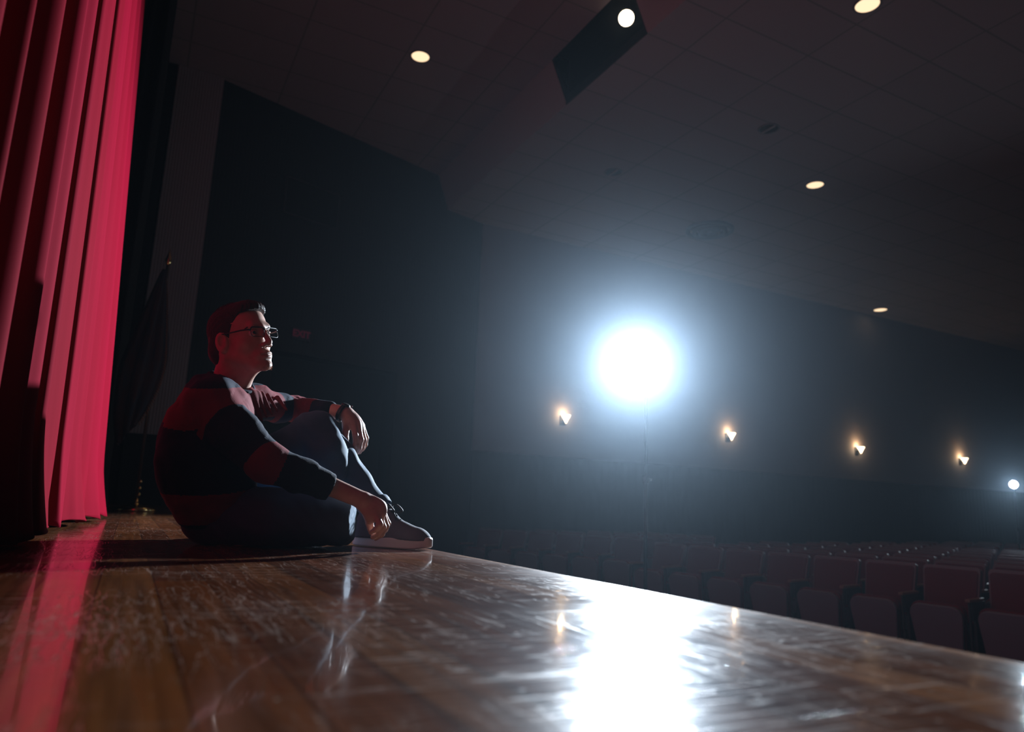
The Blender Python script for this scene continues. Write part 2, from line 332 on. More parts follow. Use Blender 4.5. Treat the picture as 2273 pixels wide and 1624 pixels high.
def flag_cloth():
    N, K = 46, 40; v = []; f = []
    for j in range(K):
        u = j / (K - 1); z = 1.98 - 1.38 * u
        rx = .016 + .20 * u ** .85 * (1 - .78 * max(0, (u - .55) / .45) ** 1.4); ry = .02 + .09 * u ** .8 * (1 - .5 * max(0, (u - .6) / .4))
        off = -.02 - .10 * u
        for i in range(N):
            th = 2 * math.pi * i / N; w = 1 + .22 * math.sin(7 * th + 1.5 * u) * min(1, u * 3) + .1 * math.sin(13 * th + 4 * u)
            v.append((off + rx * w * math.cos(th), ry * w * math.sin(th), z + .10 * u * math.cos(th)))
    for j in range(K - 1):
        for i in range(N): f.append((j * N + i, j * N + (i + 1) % N, (j + 1) * N + (i + 1) % N, (j + 1) * N + i))
    return v, f
Mflag = mat('flag_cloth', (.018, .02, .05), .8); vary(Mflag, 9, (.007, .008, .024), (.03, .006, .007), (3, 3, .6))
MB().add(*flag_cloth()).build('cloth', Mflag, t, smooth=True)
b = MB()
for i in range(60):
    u = i / 59; z = 1.9 - 1.3 * u; x = -.02 - .10 * u + (.016 + .20 * u ** .85 * (1 - .78 * max(0, (u - .55) / .45) ** 1.4)) * 1.08
    b.tube([(x, -.02, z + .10 * u), (x + .012, -.03, z + .08 * u - .012)], .003, 5)
b.build('fringe', mat('gold_fringe', (.28, .14, .04), .6), t)
# ------------------------------------------------------------------ light stands
def stand(root_name, pos, sc, aim, label, emis_r, zfloor):
    d = np.array(aim) - pos; d /= np.linalg.norm(d); t = empty(root_name, (pos[0], pos[1], zfloor)); tag(t, label, 'light')
    o = np.array([pos[0], pos[1], zfloor]); h = pos[2] - zfloor; back = -d
    c = pos - o
    a = np.array([d[0], d[1], 0.]); a /= np.linalg.norm(a); side = np.array([-a[1], a[0], 0])
    pb = c + back * .16 * sc
    m = MB(); m.tube([(pb[0], pb[1], .55), (pb[0], pb[1], h * .62)], .016, 12); m.build('lower_pole', Mblk, t, smooth=True)
    MB().tube([(pb[0], pb[1], h * .60), (pb[0], pb[1], pb[2] - .10 * sc)], .011, 12).build('upper_pole', Mblk, t, smooth=True)
    MB().lathe([(0, -.03), (.026, -.03), (.028, 0), (.026, .03), (0, .03)], (pb[0], pb[1], h * .61), n=16).build('collar', Mblk, t)
    MB().tube([(pb[0], pb[1], h * .61), (pb[0] + side[0] * .05, pb[1] + side[1] * .05, h * .61)], .009, 8).build('knob', Mblk, t)
    for k in range(3):
        th = 2 * math.pi * k / 3 + .5; e = np.array([math.cos(th), math.sin(th), 0])
        p0 = np.array([pb[0], pb[1], .62]); p1 = np.array([pb[0], pb[1], .015]) + e * .42
        MB().tube([p0, p1], .009, 8).build('leg', Mblk, t)
    # flash head: body, reflector bowl, glass
    MB().lathe([(0, -.30 * sc), (.055 * sc, -.30 * sc), (.062 * sc, -.28 * sc), (.062 * sc, -.10 * sc), (.05 * sc, -.09 * sc), (0, -.09 * sc)], c, d).build('lamp_body', Mblk, t, smooth=False, bevel=.004)
    MB().lathe([(.045 * sc, -.10 * sc), (.07 * sc, -.05 * sc), (.115 * sc, .02 * sc), (.12 * sc, .022 * sc), (.118 * sc, .026 * sc), (.105 * sc, .012 * sc), (.06 * sc, -.05 * sc), (.03 * sc, -.08 * sc)], c, d).build('reflector', mat('reflector', (.8, .8, .8), .25, 1.0), t, smooth=True)
    MB().lathe([(0, -.02 * sc), (emis_r * sc, -.022 * sc), (emis_r * sc, -.03 * sc), (0, -.03 * sc)], c, d).build('flash_tube', emis('flash_glass', (.85, .93, 1.), 60), t)
    m = MB(); m.tube([pb + np.array([0, 0, -.12 * sc]), pb + np.array([0, 0, -.05 * sc])], .022 * sc, 12); m.build('bracket', Mblk, t)
    return t
stand('flash_lamp_on_stand', LAMP, 1.0, AIM, 'blazing white flash lamp on a slim black stand in the aisle', .085, HF)
stand('small_flash_lamp_on_stand', FAR, .6, (1, 1, .1), 'distant small bluish white lamp on a stand among the rear seats', .05, HF)
# ------------------------------------------------------------------ wall sconces
Mwarm = emis('sconce_glass', (1.0, .74, .45), 9)
for i in range(4):
    x = 1.25 * (5.55 + 3.27 * i); z = 1.78
    lab = ['first cone-shaped wall sconce, nearest the stage, left of the flash lamp', 'glowing wall sconce just right of the flash lamp, second from the stage',
           'glowing wall sconce between the second and the last, third from the stage', 'farthest glowing wall sconce, beside the small rear lamp'][i]
    t = empty('wall_sconce', (x, YW, z)); tag(t, lab, 'wall lamp', 'warm sconces along the side wall')
    MB().lathe([(.006, -.10), (.036, -.04), (.082, .045), (.078, .047), (.032, -.036), (.003, -.09)], (0, 0, 0), a0=0, a1=2 * math.pi, n=24).add([], []).build('shade', Mwarm, t, loc=(0, -.12, 0), smooth=True)
    b = MB(); b.box((-.06, -.02, -.13), (.06, 0, .05)); b.box((-.012, -.12, -.06), (.012, -.01, -.04)); b.build('back_plate', Mblk, t)
    lamp('sconce_bulb', 'POINT', (x, YW - .08, z + .08), 2.2, (1.0, .62, .30), .03)
# ------------------------------------------------------------------ ceiling lights, vents, exit sign, wall panel
def downlight(x, y, z, r, label, lit=True, power=0):
    t = empty('ceiling_downlight' if lit else 'unlit_downlight', (x, y, z)); tag(t, label, 'ceiling light', 'recessed ceiling downlights')
    MB().lathe([(r * 1.18, 0), (r * 1.18, -.006), (r, -.010), (r * .97, 0)]).build('rim', mat('rim_white', (.3, .26, .26), .5), t, smooth=True)
    if lit:
        if x < 15: lamp('downlight_bulb', 'SPOT', (x, y, z - .03), 19, (1.0, .74, .52), .06, (x, y, 0), 84, .9)
        MB().lathe([(0, -.004), (r * .98, -.004), (r * .98, -.001), (0, -.001)]).build('lens', emis('downlight_glow', (1.0, .72, .45), 1.3 if not power else 14), t)
    else:
        MB().lathe([(0, -.004), (r * .98, -.004), (r * .98, -.001), (0, -.001)]).build('lens', Mblk, t)
        b = MB(); b.box((-.012, -r * .95, -.016), (.012, r * .95, -.005)); b.build('crossbar', Mrib2, t)
downlight(2.62, 7.92, ZC1, .115, 'round lit ceiling downlight above the splayed dark wall')
downlight(5.93, 4.02, ZC2, .115, 'round lit ceiling downlight at the top right, nearest the camera in the rear ceiling')
downlight(8.80, 7.02, ZC2, .125, 'lit downlight in the rear ceiling, middle one between nearest and farthest')
downlight(15.7, 10.82, ZC2, .15, 'farthest lit downlight, small and close to the side wall')
downlight(6.93, 6.21, ZC2, .12, 'dark unlit downlight with a crossbar, in the middle of the rear ceiling', False)
downlight(5.93, 8.32, ZC2, .12, 'dark unlit downlight with a crossbar, nearer the splayed wall', False)
t = empty('stage_spotlight', tuple(at(1390, 40, 8.22))); tag(t, 'round lit spotlight inside the dark ceiling slot', 'spotlight')
dd = np.array([-.55, -.62, -.56]); dd /= np.linalg.norm(dd)
MB().lathe([(0, -.28), (.07, -.28), (.09, -.24), (.10, -.02), (.105, 0), (.095, 0), (.085, -.02)], (0, 0, 0), dd).build('housing', Mblk, t, smooth=True)
MB().lathe([(0, -.012), (.09, -.014), (.09, -.02), (0, -.02)], (0, 0, 0), dd).build('lens', emis('spot_glow', (1.0, .80, .55), 8), t)
b = MB(); b.tube([(0.14, 0.14, .2), (0.14, 0.14, .55)], .01); b.build('yoke', Mblk, t)
t = empty('air_diffuser', (8.72, 9.24, ZC2)); tag(t, 'round dark ceiling air diffuser above the flash lamp', 'vent')
for k, r in enumerate((.42, .31, .20)):
    MB().lathe([(r, -.002), (r, -.04 - .02 * k), (r - .06, -.06 - .02 * k), (r - .07, -.002)], n=40).build('ring', mat('diffuser_grey', (.12, .12, .14), .6), t, smooth=True)
def onwall(x, z, t0=-.03):
    s_ = sx(x); p = A + dr * s_ + np.array([dr[1], -dr[0]]) * (-t0); return p
q = np.array([1.50, 0]); 
m4w = Matrix.Translation((A[0], A[1], 0)) @ Matrix.Rotation(ang, 4, 'Z')
t = empty('exit_sign', (0, 0, 0)); t.matrix_world = m4w @ Matrix.Translation((sx(1.90), -.03, 2.44)); tag(t, 'dim red exit sign above the doorway in the dark wall', 'sign')
b = MB(); b.box((-.14, 0, -.085), (.14, .03, .085)); b.build('sign_box', mat('sign_box', (.05, .03, .05), .5), t, bevel=.004)
fc = bpy.data.curves.new('letters', 'FONT'); fc.body = 'EXIT'; fc.size = .135; fc.align_x = 'CENTER'; fc.align_y = 'CENTER'; fc.extrude = .002; fc.offset = .004
fo = bpy.data.objects.new('letters', fc); COL.objects.link(fo); fo.parent = t; fo.location = (0, -.004, 0); fo.rotation_euler = (math.pi / 2, 0, 0)
dg = bpy.context.evaluated_depsgraph_get(); me_ = bpy.data.meshes.new_from_object(fo.evaluated_get(dg)); bpy.data.objects.remove(fo)
lo_ = link('letters', me_, None, t, (0, -.004, 0)); lo_.rotation_euler = (math.pi / 2, 0, 0); me_.materials.clear(); me_.materials.append(emis('exit_red', (.30, .03, .08), .05))
t = empty('wall_panel', (0, 0, 0)); t.matrix_world = m4w @ Matrix.Translation((sx(1.88), -.02, 4.43)); tag(t, 'dark rectangular framed panel high on the splayed wall', 'panel')
b = MB()
for a_, c_ in (((-.45, -.01, -.29), (-.42, .02, .29)), ((.42, -.01, -.29), (.45, .02, .29)), ((-.42, -.01, .26), (.42, .02, .29)), ((-.42, -.01, -.29), (.42, .02, -.26))): b.box(a_, c_)
b.build('panel_frame', mat('panel_frame', (.05, .05, .05), .5), t)
b = MB(); b.box((-.42, .0, -.26), (.42, .02, .26)); b.build('panel_face', Mblack, t)
# ------------------------------------------------------------------ seats
Mred = mat('red_seat_fabric', (.22, .012, .03), .9); noise_bump(Mred, 300, .3, .002)
Mpan = mat('grey_seat_shell', (.30, .27, .32), .35); noise_bump(Mpan, 25, .1, .003)
Mbord = mat('seat_edge_trim', (.34, .24, .27), .5)
Marm = mat('armrest_wood', (.42, .22, .15), .45); Mleg = mat('seat_metal', (.05, .06, .065), .5)
def panel(wt, wb, h, th, rc, n=6):
    """rounded-corner upright panel outline in x-z, thickness along y"""
    pts = []
    for cx_, cz_, a0_ in ((wt / 2 - rc, h - rc, 0), (-wt / 2 + rc, h - rc, 90), (-wb / 2 + rc * .5, rc * .5, 180), (wb / 2 - rc * .5, rc * .5, 270)):
        rr = rc if cz_ > h / 2 else rc * .5
        for k in range(n + 1):
            a_ = math.radians(a0_ + 90 * k / n); pts.append((cx_ + rr * math.cos(a_), cz_ + rr * math.sin(a_)))
    N = len(pts); v = [(x, -th / 2, z) for x, z in pts] + [(x, th / 2, z) for x, z in pts]
    f = [tuple(range(N)), tuple(range(2 * N - 1, N - 1, -1))] + [(i, i + N, (i + 1) % N + N, (i + 1) % N) for i in range(N)]
    return v, f
def tilted(vf, ang_, off, extra=None):
    m4 = Matrix.Translation(off) @ Matrix.Rotation(ang_, 4, 'X'); return [tuple(m4 @ Vector(p)) for p in vf[0]], vf[1]
def make_seat():
    """origin on the floor under the seat; faces -y"""
    t = empty('theatre_seat', (0, 0, 0))
    MB().add(*tilted(panel(.46, .42, .47, .05, .035), math.radians(-13), (0, .135, .40))).build('back_shell', Mbord, t, bevel=.006)
    MB().add(*tilted(panel(.432, .395, .445, .03, .03), math.radians(-13), (0, .113, .402))).build('backrest', Mred, t, bevel=.012, seg=3)
    MB().add(*tilted(panel(.41, .36, .37, .035, .085), math.radians(9), (0, -.13, .19))).build('seat_shell', Mpan, t, bevel=.010, seg=3)
    MB().add(*tilted(panel(.42, .38, .39, .07, .07), math.radians(9), (0, -.075, .185))).build('seat_cushion', Mred, t, bevel=.02, seg=3)
    b = MB(); b.box((-.275, -.23, .605), (-.235, .10, .63)); b.build('armrest', Marm, t, bevel=.006)
    b = MB(); b.box((-.262, -.205, .0), (-.248, -.185, .605)); b.box((-.268, -.16, .46), (-.242, .12, .603)); b.box((-.266, -.10, .0), (-.244, .06, .46)); b.box((-.275, -.20, 0), (-.235, .12, .015)); b.build('standard', Mleg, t, bevel=.003)
    return t
seat0 = make_seat(); first = [True]
def place(x, y, rz, label, group):
    if first[0]: r = seat0; first[0] = False
    else:
        r = seat0.copy(); COL.objects.link(r)
        for ch in seat0.children:
            c = ch.copy(); COL.objects.link(c); c.parent = r
    r.location = (x, y, HF); r.rotation_euler = (0, 0, rz); tag(r, label, 'seat', group)
def project(p):
    c = R3.T @ (np.array(p) - CAM); return CX + F * c[0] / -c[2], CY - F * c[1] / -c[2], -c[2]
ordn = ['first', 'second', 'third', 'fourth', 'fifth', 'sixth', 'seventh', 'eighth', 'ninth', 'tenth', 'eleventh', 'twelfth', 'thirteenth', 'fourteenth', 'fifteenth', 'sixteenth']
dR = np.array([math.sin(math.radians(11.6)), -math.cos(math.radians(11.6))]); nR = np.array([-dR[1], dR[0]])
rown = 0
for n in range(13):
    p0 = np.array([5.64, 6.93]) + nR * .90 * n + (np.array([0, .27]) if n % 2 else 0)
    for k in range(-0, 14):
        p = p0 + dR * .515 * k; px, py, dpt = project((p[0], p[1], -.25))
        if px > 2273 + 40 * 6 / dpt + 30 or np.hypot(p[0] - FAR[0], p[1] - FAR[1]) < .62 or p[1] > YW - .4 or p[0] > XB - 2: continue
        place(p[0] - nR[0] * .0, p[1], math.atan2(dR[1], dR[0]), 'red folding seat %s from the lamp aisle, in the %s row of the right block' % (ordn[k], ordn[n]), 'seats right of the flash lamp aisle')
# left block beyond the aisle
a0_, a1_ = np.array([6.25, 8.15]), np.array([4.98, 10.75]); dl = (a1_ - a0_); LL = np.linalg.norm(dl); dl /= LL; nl = np.array([dl[1], -dl[0]])
for n in range(4):
    for k in range(6 if n == 0 else 7):
        p = a0_ + dl * (.2 + .50 * k) + nl * .9 * n
        if p[1] > YW - .45 or p[1] > dwy(p[0]) - .4: continue
        place(p[0], p[1], math.atan2(-nl[0], nl[1]), 'red folding seat %s from the lamp aisle, in the %s row of the left block' % (ordn[k], ordn[n]), 'seats left of the flash lamp aisle')
# ================================================================== the seated man
D0 = 2.31
def P(px, py, dz=0.): return at(px, py, D0 + dz)
class Fld:
    """signed-distance grid; shapes are blended in smoothly and turned into one surface"""
    def __init__(s, lo, hi, h):
        s.h = h; s.lo = np.array(lo, float) - 4 * h; n = np.ceil((np.array(hi, float) + 4 * h - s.lo) / h).astype(int) + 1
        s.n = n; s.a = np.full(n, 1.0, np.float32)
    def box(s, lo, hi):
        i0 = np.clip(np.floor((np.array(lo) - s.lo) / s.h).astype(int), 0, s.n - 1); i1 = np.clip(np.ceil((np.array(hi) - s.lo) / s.h).astype(int) + 1, 1, s.n)
        ax = [s.lo[k] + s.h * np.arange(i0[k], i1[k]) for k in range(3)]
        g = np.stack(np.meshgrid(*ax, indexing='ij'), -1).astype(np.float32)
        return (slice(i0[0], i1[0]), slice(i0[1], i1[1]), slice(i0[2], i1[2])), g
    def blend(s, sl, d, k, sub=False):
        a = s.a[sl]
        if sub:
            hh = np.clip(.5 - .5 * (a + d) / k, 0, 1); s.a[sl] = a * (1 - hh) + (-d) * hh + k * hh * (1 - hh)
        else:
            hh = np.clip(.5 + .5 * (a - d) / k, 0, 1); s.a[sl] = a * (1 - hh) + d * hh - k * hh * (1 - hh)
    def cap(s, p, q, r1, r2, k=.02, sub=False):
        p = np.array(p, float); q = np.array(q, float); m = max(r1, r2) + k + 3 * s.h + .01
        sl, g = s.box(np.minimum(p, q) - m, np.maximum(p, q) + m)
        d = q - p; t = np.clip(((g - p) @ d) / (d @ d + 1e-9), 0, 1); dist = np.linalg.norm(g - (p + t[..., None] * d), axis=-1) - (r1 + (r2 - r1) * t)
        s.blend(sl, dist, k, sub); return s
    def ell(s, c, r, ax=None, k=.02, sub=False):
        c = np.array(c, float); r = np.array(r, float); m = r.max() + k + 3 * s.h + .01
        sl, g = s.box(c - m, c + m); v = g - c
        if ax is not None: v = v @ np.array(ax).T        # rows of ax are the ellipsoid's own axes
        k0 = np.linalg.norm(v / r, axis=-1); k1 = np.linalg.norm(v / (r * r), axis=-1) + 1e-9
        s.blend(sl, (k0 * (k0 - 1) / k1), k, sub); return s
    def chain(s, pts, rs, k=.01):
        for i in range(len(pts) - 1): s.cap(pts[i], pts[i + 1], rs[i], rs[i + 1], k)
        return s
    def coords(s):
        ax = [s.lo[k] + s.h * np.arange(s.n[k]) for k in range(3)]; return np.meshgrid(*ax, indexing='ij')
    def cut(s, fn):
        X, Y, Z = s.coords(); s.a = np.maximum(s.a, fn(X, Y, Z).astype(np.float32)); return s
    def add(s, fn):
        X, Y, Z = s.coords(); s.a = s.a + fn(X, Y, Z).astype(np.float32); return s
    def surf(s, iso=0.):
        G = vdb.FloatGrid(1.0); G.copyFromArray(np.ascontiguousarray(s.a)); p, q = G.convertToQuads(isovalue=iso)
        return p * s.h + s.lo, q
def skinmesh(name, parts, m, parent=None, smooth_it=0):
    v = []; f = []; n = 0
    for p, q in parts: v.append(p); f.append(q + n); n += len(p)
    v = np.concatenate(v); f = np.concatenate(f)
    me = bpy.data.meshes.new(name); me.from_pydata(v.tolist(), [], f.tolist()); me.update()
    bm = bmesh.new(); bm.from_mesh(me)
    for _ in range(smooth_it): bmesh.ops.smooth_vert(bm, verts=bm.verts, factor=.5, use_axis_x=True, use_axis_y=True, use_axis_z=True)
    bmesh.ops.recalc_face_normals(bm, faces=bm.faces); bm.to_mesh(me); bm.free(); me.shade_smooth()
    return link(name, me, m, parent)
def skin_mat():
    m = mat('skin', (.5, .3, .23), .5); b = bs(m)
    b.inputs['Subsurface Weight'].default_value = .12; b.inputs['Subsurface Radius'].default_value = (.012, .005, .003); b.inputs['Specular IOR Level'].default_value = .45
    vary(m, 30, (.50, .28, .215), (.58, .345, .27)); n_ = noise_bump(m, 420, .12, .0015); return m
Mskin = skin_mat()
# --- head frame: x to the man's right (towards the camera), y forward, z up
a_, p_ = math.radians(23), math.radians(12)
Hf = (AR * math.cos(a_) - AF * math.sin(a_)) * math.cos(p_) + AU * math.sin(p_)
Hr = -AF * math.cos(a_) - AR * math.sin(a_); Hu = np.cross(Hr, Hf); Hu /= np.linalg.norm(Hu)
HC = P(535, 760, 0.)
HA = np.array([Hr, Hf, Hu])
def hd(x, y, z): return HC + Hr * x + Hf * y + Hu * z
NB = P(503, 872, .01)                 # neck base
def head_field(h, grow=0.):
    f = Fld(HC - .19, HC + .17, h)
    f.ell(hd(0, -.012, .047), (.074, .090, .078), HA, .02); f.ell(hd(0, .032, .052), (.062, .058, .062), HA, .02)
    f.ell(hd(0, .036, -.014), (.060, .054, .080), HA, .025)
    for s_ in (-1, 1):
        f.cap(hd(.056 * s_, -.004, -.040), hd(.024 * s_, .068, -.088), .017, .016, .025)
        f.ell(hd(.043 * s_, .047, -.018), (.018, .018, .018), HA, .025)
    f.ell(hd(0, .080, -.092), (.022, .020, .017), HA, .016)                          # chin
    f.cap(hd(-.032, .083, .034), hd(.032, .083, .034), .012, .012, .014)              # brow ridge
    for s_ in (-1, 1): f.ell(hd(.031 * s_, .100, .012), (.017, .016, .013), HA, .010, sub=True)
    f.ell(hd(0, .078, -.060), (.034, .022, .022), HA, .014)
    f.cap(hd(0, .090, .028), hd(0, .1135, -.021), .0085, .0088, .010); f.ell(hd(0, .107, -.027), (.012, .011, .0085), HA, .007)
    for s_ in (-1, 1): f.ell(hd(.013 * s_, .100, -.030), (.008, .010, .008), HA, .006)
    for s_ in (-1, 1): f.ell(hd(.0065 * s_, .106, -.0375), (.0035, .006, .003), HA, .003, sub=True)
    f.ell(hd(0, .0945, -.0555), (.022, .0080, .0060), HA, .006); f.ell(hd(0, .0935, -.0675), (.019, .0080, .0065), HA, .006)
    f.cap(hd(-.023, .094, -.0612), hd(0, .1025, -.0612), .0014, .0014, .003, sub=True); f.cap(hd(.023, .094, -.0612), hd(0, .1025, -.0612), .0014, .0014, .003, sub=True)
    f.ell(hd(0, .103, -.077), (.018, .006, .004), HA, .006, sub=True)
    for s_ in (-1, 1):                                                                # ears
        E_ = np.array([Hr * s_ * .93 + Hf * .36, Hf * .93 - Hr * s_ * .36, Hu])
        c = hd(.076 * s_, -.006, -.002)
        f.ell(c, (.010, .020, .033), E_, .007)
        f.ell(c + E_[0] * .009 + E_[1] * .004 + Hu * .004, (.009, .011, .020), E_, .004, sub=True)
        f.ell(c + E_[0] * .004 - Hu * .024 + E_[1] * .002, (.006, .008, .009), E_, .006)
        f.ell(c + E_[0] * .002 + E_[1] * .012 + Hu * .0, (.004, .004, .007), E_, .004)
    # neck
    f.cap(hd(0, -.020, -.035), NB - AU * .02, .055, .060, .03)
    f.cap(hd(0, .030, -.085), P(540, 850, 0) - Hf * .02, .022, .026, .03)
    f.ell(P(551, 836, 0.0) - Hf * .012, (.012, .012, .016), HA, .015)
    for s_ in (-1, 1): f.cap(hd(.052 * s_, -.03, -.03), P(524, 862, 0) + Hr * .012 * s_ - Hf * .01, .014, .009, .02)
    return f
hf = head_field(.0019)
head_part = hf.surf()
# --- joints
SHn, ELn, WRn = P(466, 900, -.165), P(592, 1026, -.26), P(803, 1109, -.165)
SHf, ELf, WRf = P(566, 893, .17), P(655, 908, .40), P(762, 915, .235)
HPn, KNn, ANn = P(492, 1138, -.10), P(742, 1150, -.115), P(585, 1183, .10)
HPf, KNf, ANf = P(520, 1120, .10), P(706, 952, .155), P(838, 1158, .09)
PEL = P(484, 1122, 0.0)
# --- hands: finger chains
def hand(pts, palm, wrist, fore, fr, scale=1.):
    allp = [wrist, fore] + [q for c in pts for q in c] + [p for p, _, _ in palm]
    lo = np.min(allp, 0) - .04; hi = np.max(allp, 0) + .04
    f = Fld(lo, hi, .0017)
    f.cap(fore, wrist, .030, .0255, .02)
    for (c, r, ax) in palm: f.ell(c, r, ax, .014)
    for c, rr in zip(pts, fr): 
        g = Fld(lo, hi, .0017); g.chain(c, rr, .005)
        f.a = np.where(True, -0.0045 * np.logaddexp(np.clip(-f.a / .0045 * 1.0, -60, 60), np.clip(-g.a / .0045, -60, 60)) * 1.0, 0).astype(np.float32) if False else (lambda a, d, k: (lambda hh: a * (1 - hh) + d * hh - k * hh * (1 - hh))(np.clip(.5 + .5 * (a - d) / k, 0, 1)))(f.a, g.a, .0065).astype(np.float32)
    return f.surf()
def axes(u, w):
    u = u / np.linalg.norm(u); w = w - u * (w @ u); w /= np.linalg.norm(w); return np.array([np.cross(u, w), u, w])
# left hand, hanging from the raised knee
dW = .235
wl = P(764, 917, dW)
pc = P(788, 934, dW - .01)
axL = axes(P(803, 952, dW) - P(772, 912, dW), AF * .85 + AR * .5)
palmL = [(P(781, 926, dW), (.030, .046, .016), np.array([axL[2], axL[1], axL[0]])), (P(790, 940, dW + .003), (.036, .036, .0145), np.array([axL[2], axL[1], axL[0]])), (P(769, 940, dW - .012), (.016, .028, .014), axes(P(768, 965, dW) - P(770, 925, dW), AF))]
fL = [[P(770, 934, dW - .010), P(767, 958, dW - .026), P(767, 974, dW - .034), P(763, 985, dW - .036)],
      [P(784, 938, dW - .014), P(789, 966, dW - .040), P(789, 988, dW - .044), P(787, 1004, dW - .038)],
      [P(793, 938, dW - .004), P(801, 975, dW - .022), P(797, 994, dW - .025), P(791, 1006, dW - .02)],
      [P(799, 940, dW + .010), P(808, 976, dW + .0), P(804, 993, dW + .002), P(798, 1004, dW + .006)],
      [P(803, 944, dW + .026), P(813, 972, dW + .026), P(811, 987, dW + .028), P(805, 998, dW + .03)]]
rL = [[.014, .0115, .0105, .008], [.0115, .0098, .0086, .0066], [.0115, .0100, .0088, .0068], [.011, .0095, .0084, .0065], [.0098, .0084, .0074, .006]]
handL = hand(fL, palmL, wl, P(700, 905, dW + .08), rL)
# right hand, resting on the folded shin
dW2 = -.165
axR = axes(P(846, 1138, dW2) - P(805, 1108, dW2), -AF * .8 + AU * .6 + AR * .1)
palmR = [(P(824, 1124, dW2), (.034, .048, .016), np.array([np.cross(axR[1], axR[2]), axR[1], axR[2]])), (P(836, 1133, dW2 + .005), (.036, .028, .014), axR), (P(818, 1142, dW2), (.016, .030, .014), axes(P(822, 1165, dW2) - P(812, 1125, dW2), -AF))]
fR = [[P(816, 1142, dW2 + .012), P(820, 1160, dW2 + .02), P(823, 1172, dW2 + .02), P(824, 1181, dW2 + .016)],
      [P(832, 1136, dW2 - .006), P(843, 1163, dW2 - .024), P(835, 1174, dW2 - .016), P(825, 1180, dW2 - .008)],
      [P(838, 1134, dW2 + .006), P(850, 1169, dW2 - .002), P(840, 1184, dW2 + .002), P(827, 1192, dW2 + .008)],
      [P(848, 1138, dW2 + .020), P(857, 1167, dW2 + .018), P(847, 1186, dW2 + .022), P(834, 1195, dW2 + .026)],
      [P(850, 1136, dW2 + .040), P(861, 1161, dW2 + .040), P(855, 1176, dW2 + .042), P(846, 1187, dW2 + .045)]]
rR = [[.013, .0115, .0105, .008], [.0115, .0096, .0084, .0066], [.0115, .0098, .0086, .0066], [.011, .0094, .0083, .0064], [.0098, .0082, .0072, .006]]
handR = hand(fR, palmR, WRn, P(690, 1060, -.21), rR)
# --- body under the clothes
def limbs(f, g, k=.03):
    f.cap(HPn, KNn, .075 + g, .05 + g, k); f.cap(HPf, KNf, .075 + g, .05 + g, k)
    return f
core = Fld(np.min([P(350, 840, -.3), P(350, 1220, .4), P(870, 1220, .3), P(700, 840, -.3)], 0) - .15, np.max([P(350, 840, -.3), P(350, 840, .5), P(870, 1220, .4), P(870, 840, .5)], 0) + .12, .007)
core.cap(NB, P(480, 930, 0), .055, .10, .04); core.cap(SHn, SHf, .045, .045, .05); core.cap(P(470, 930, -.05), P(470, 1040, -.03), .10, .09, .05); core.cap(P(470, 930, .05), P(464, 1040, .03), .10, .09, .05); core.cap(P(462, 1040, 0), PEL, .11, .11, .05)
core.cap(SHn, ELn, .045, .036, .03); core.cap(ELn, WRn, .036, .025, .02); core.cap(SHf, ELf, .045, .036, .03); core.cap(ELf, WRf, .031, .024, .02)
core.cap(PEL, HPn, .08, .07, .04); core.cap(PEL, HPf, .08, .07, .04); limbs(core, -.015); core.cap(KNn, ANn, .045, .035, .03); core.cap(P(708, 962, .175), P(790, 1075, .145), .045, .038, .02); core.cap(P(790, 1075, .145), P(836, 1140, .10), .038, .030, .02); core.cap(P(836, 1140, .10), P(826, 1178, .10), .030, .028, .02); core.cap(P(826, 1182, .10), P(900, 1196, .04), .024, .020, .02)
person = skinmesh('person', [head_part, handL, handR, core.surf(-.012)], Mskin)
tag(person, 'man in glasses and striped sweater sitting on the stage edge, one knee raised', 'person')
print('person verts', len(person.data.vertices))
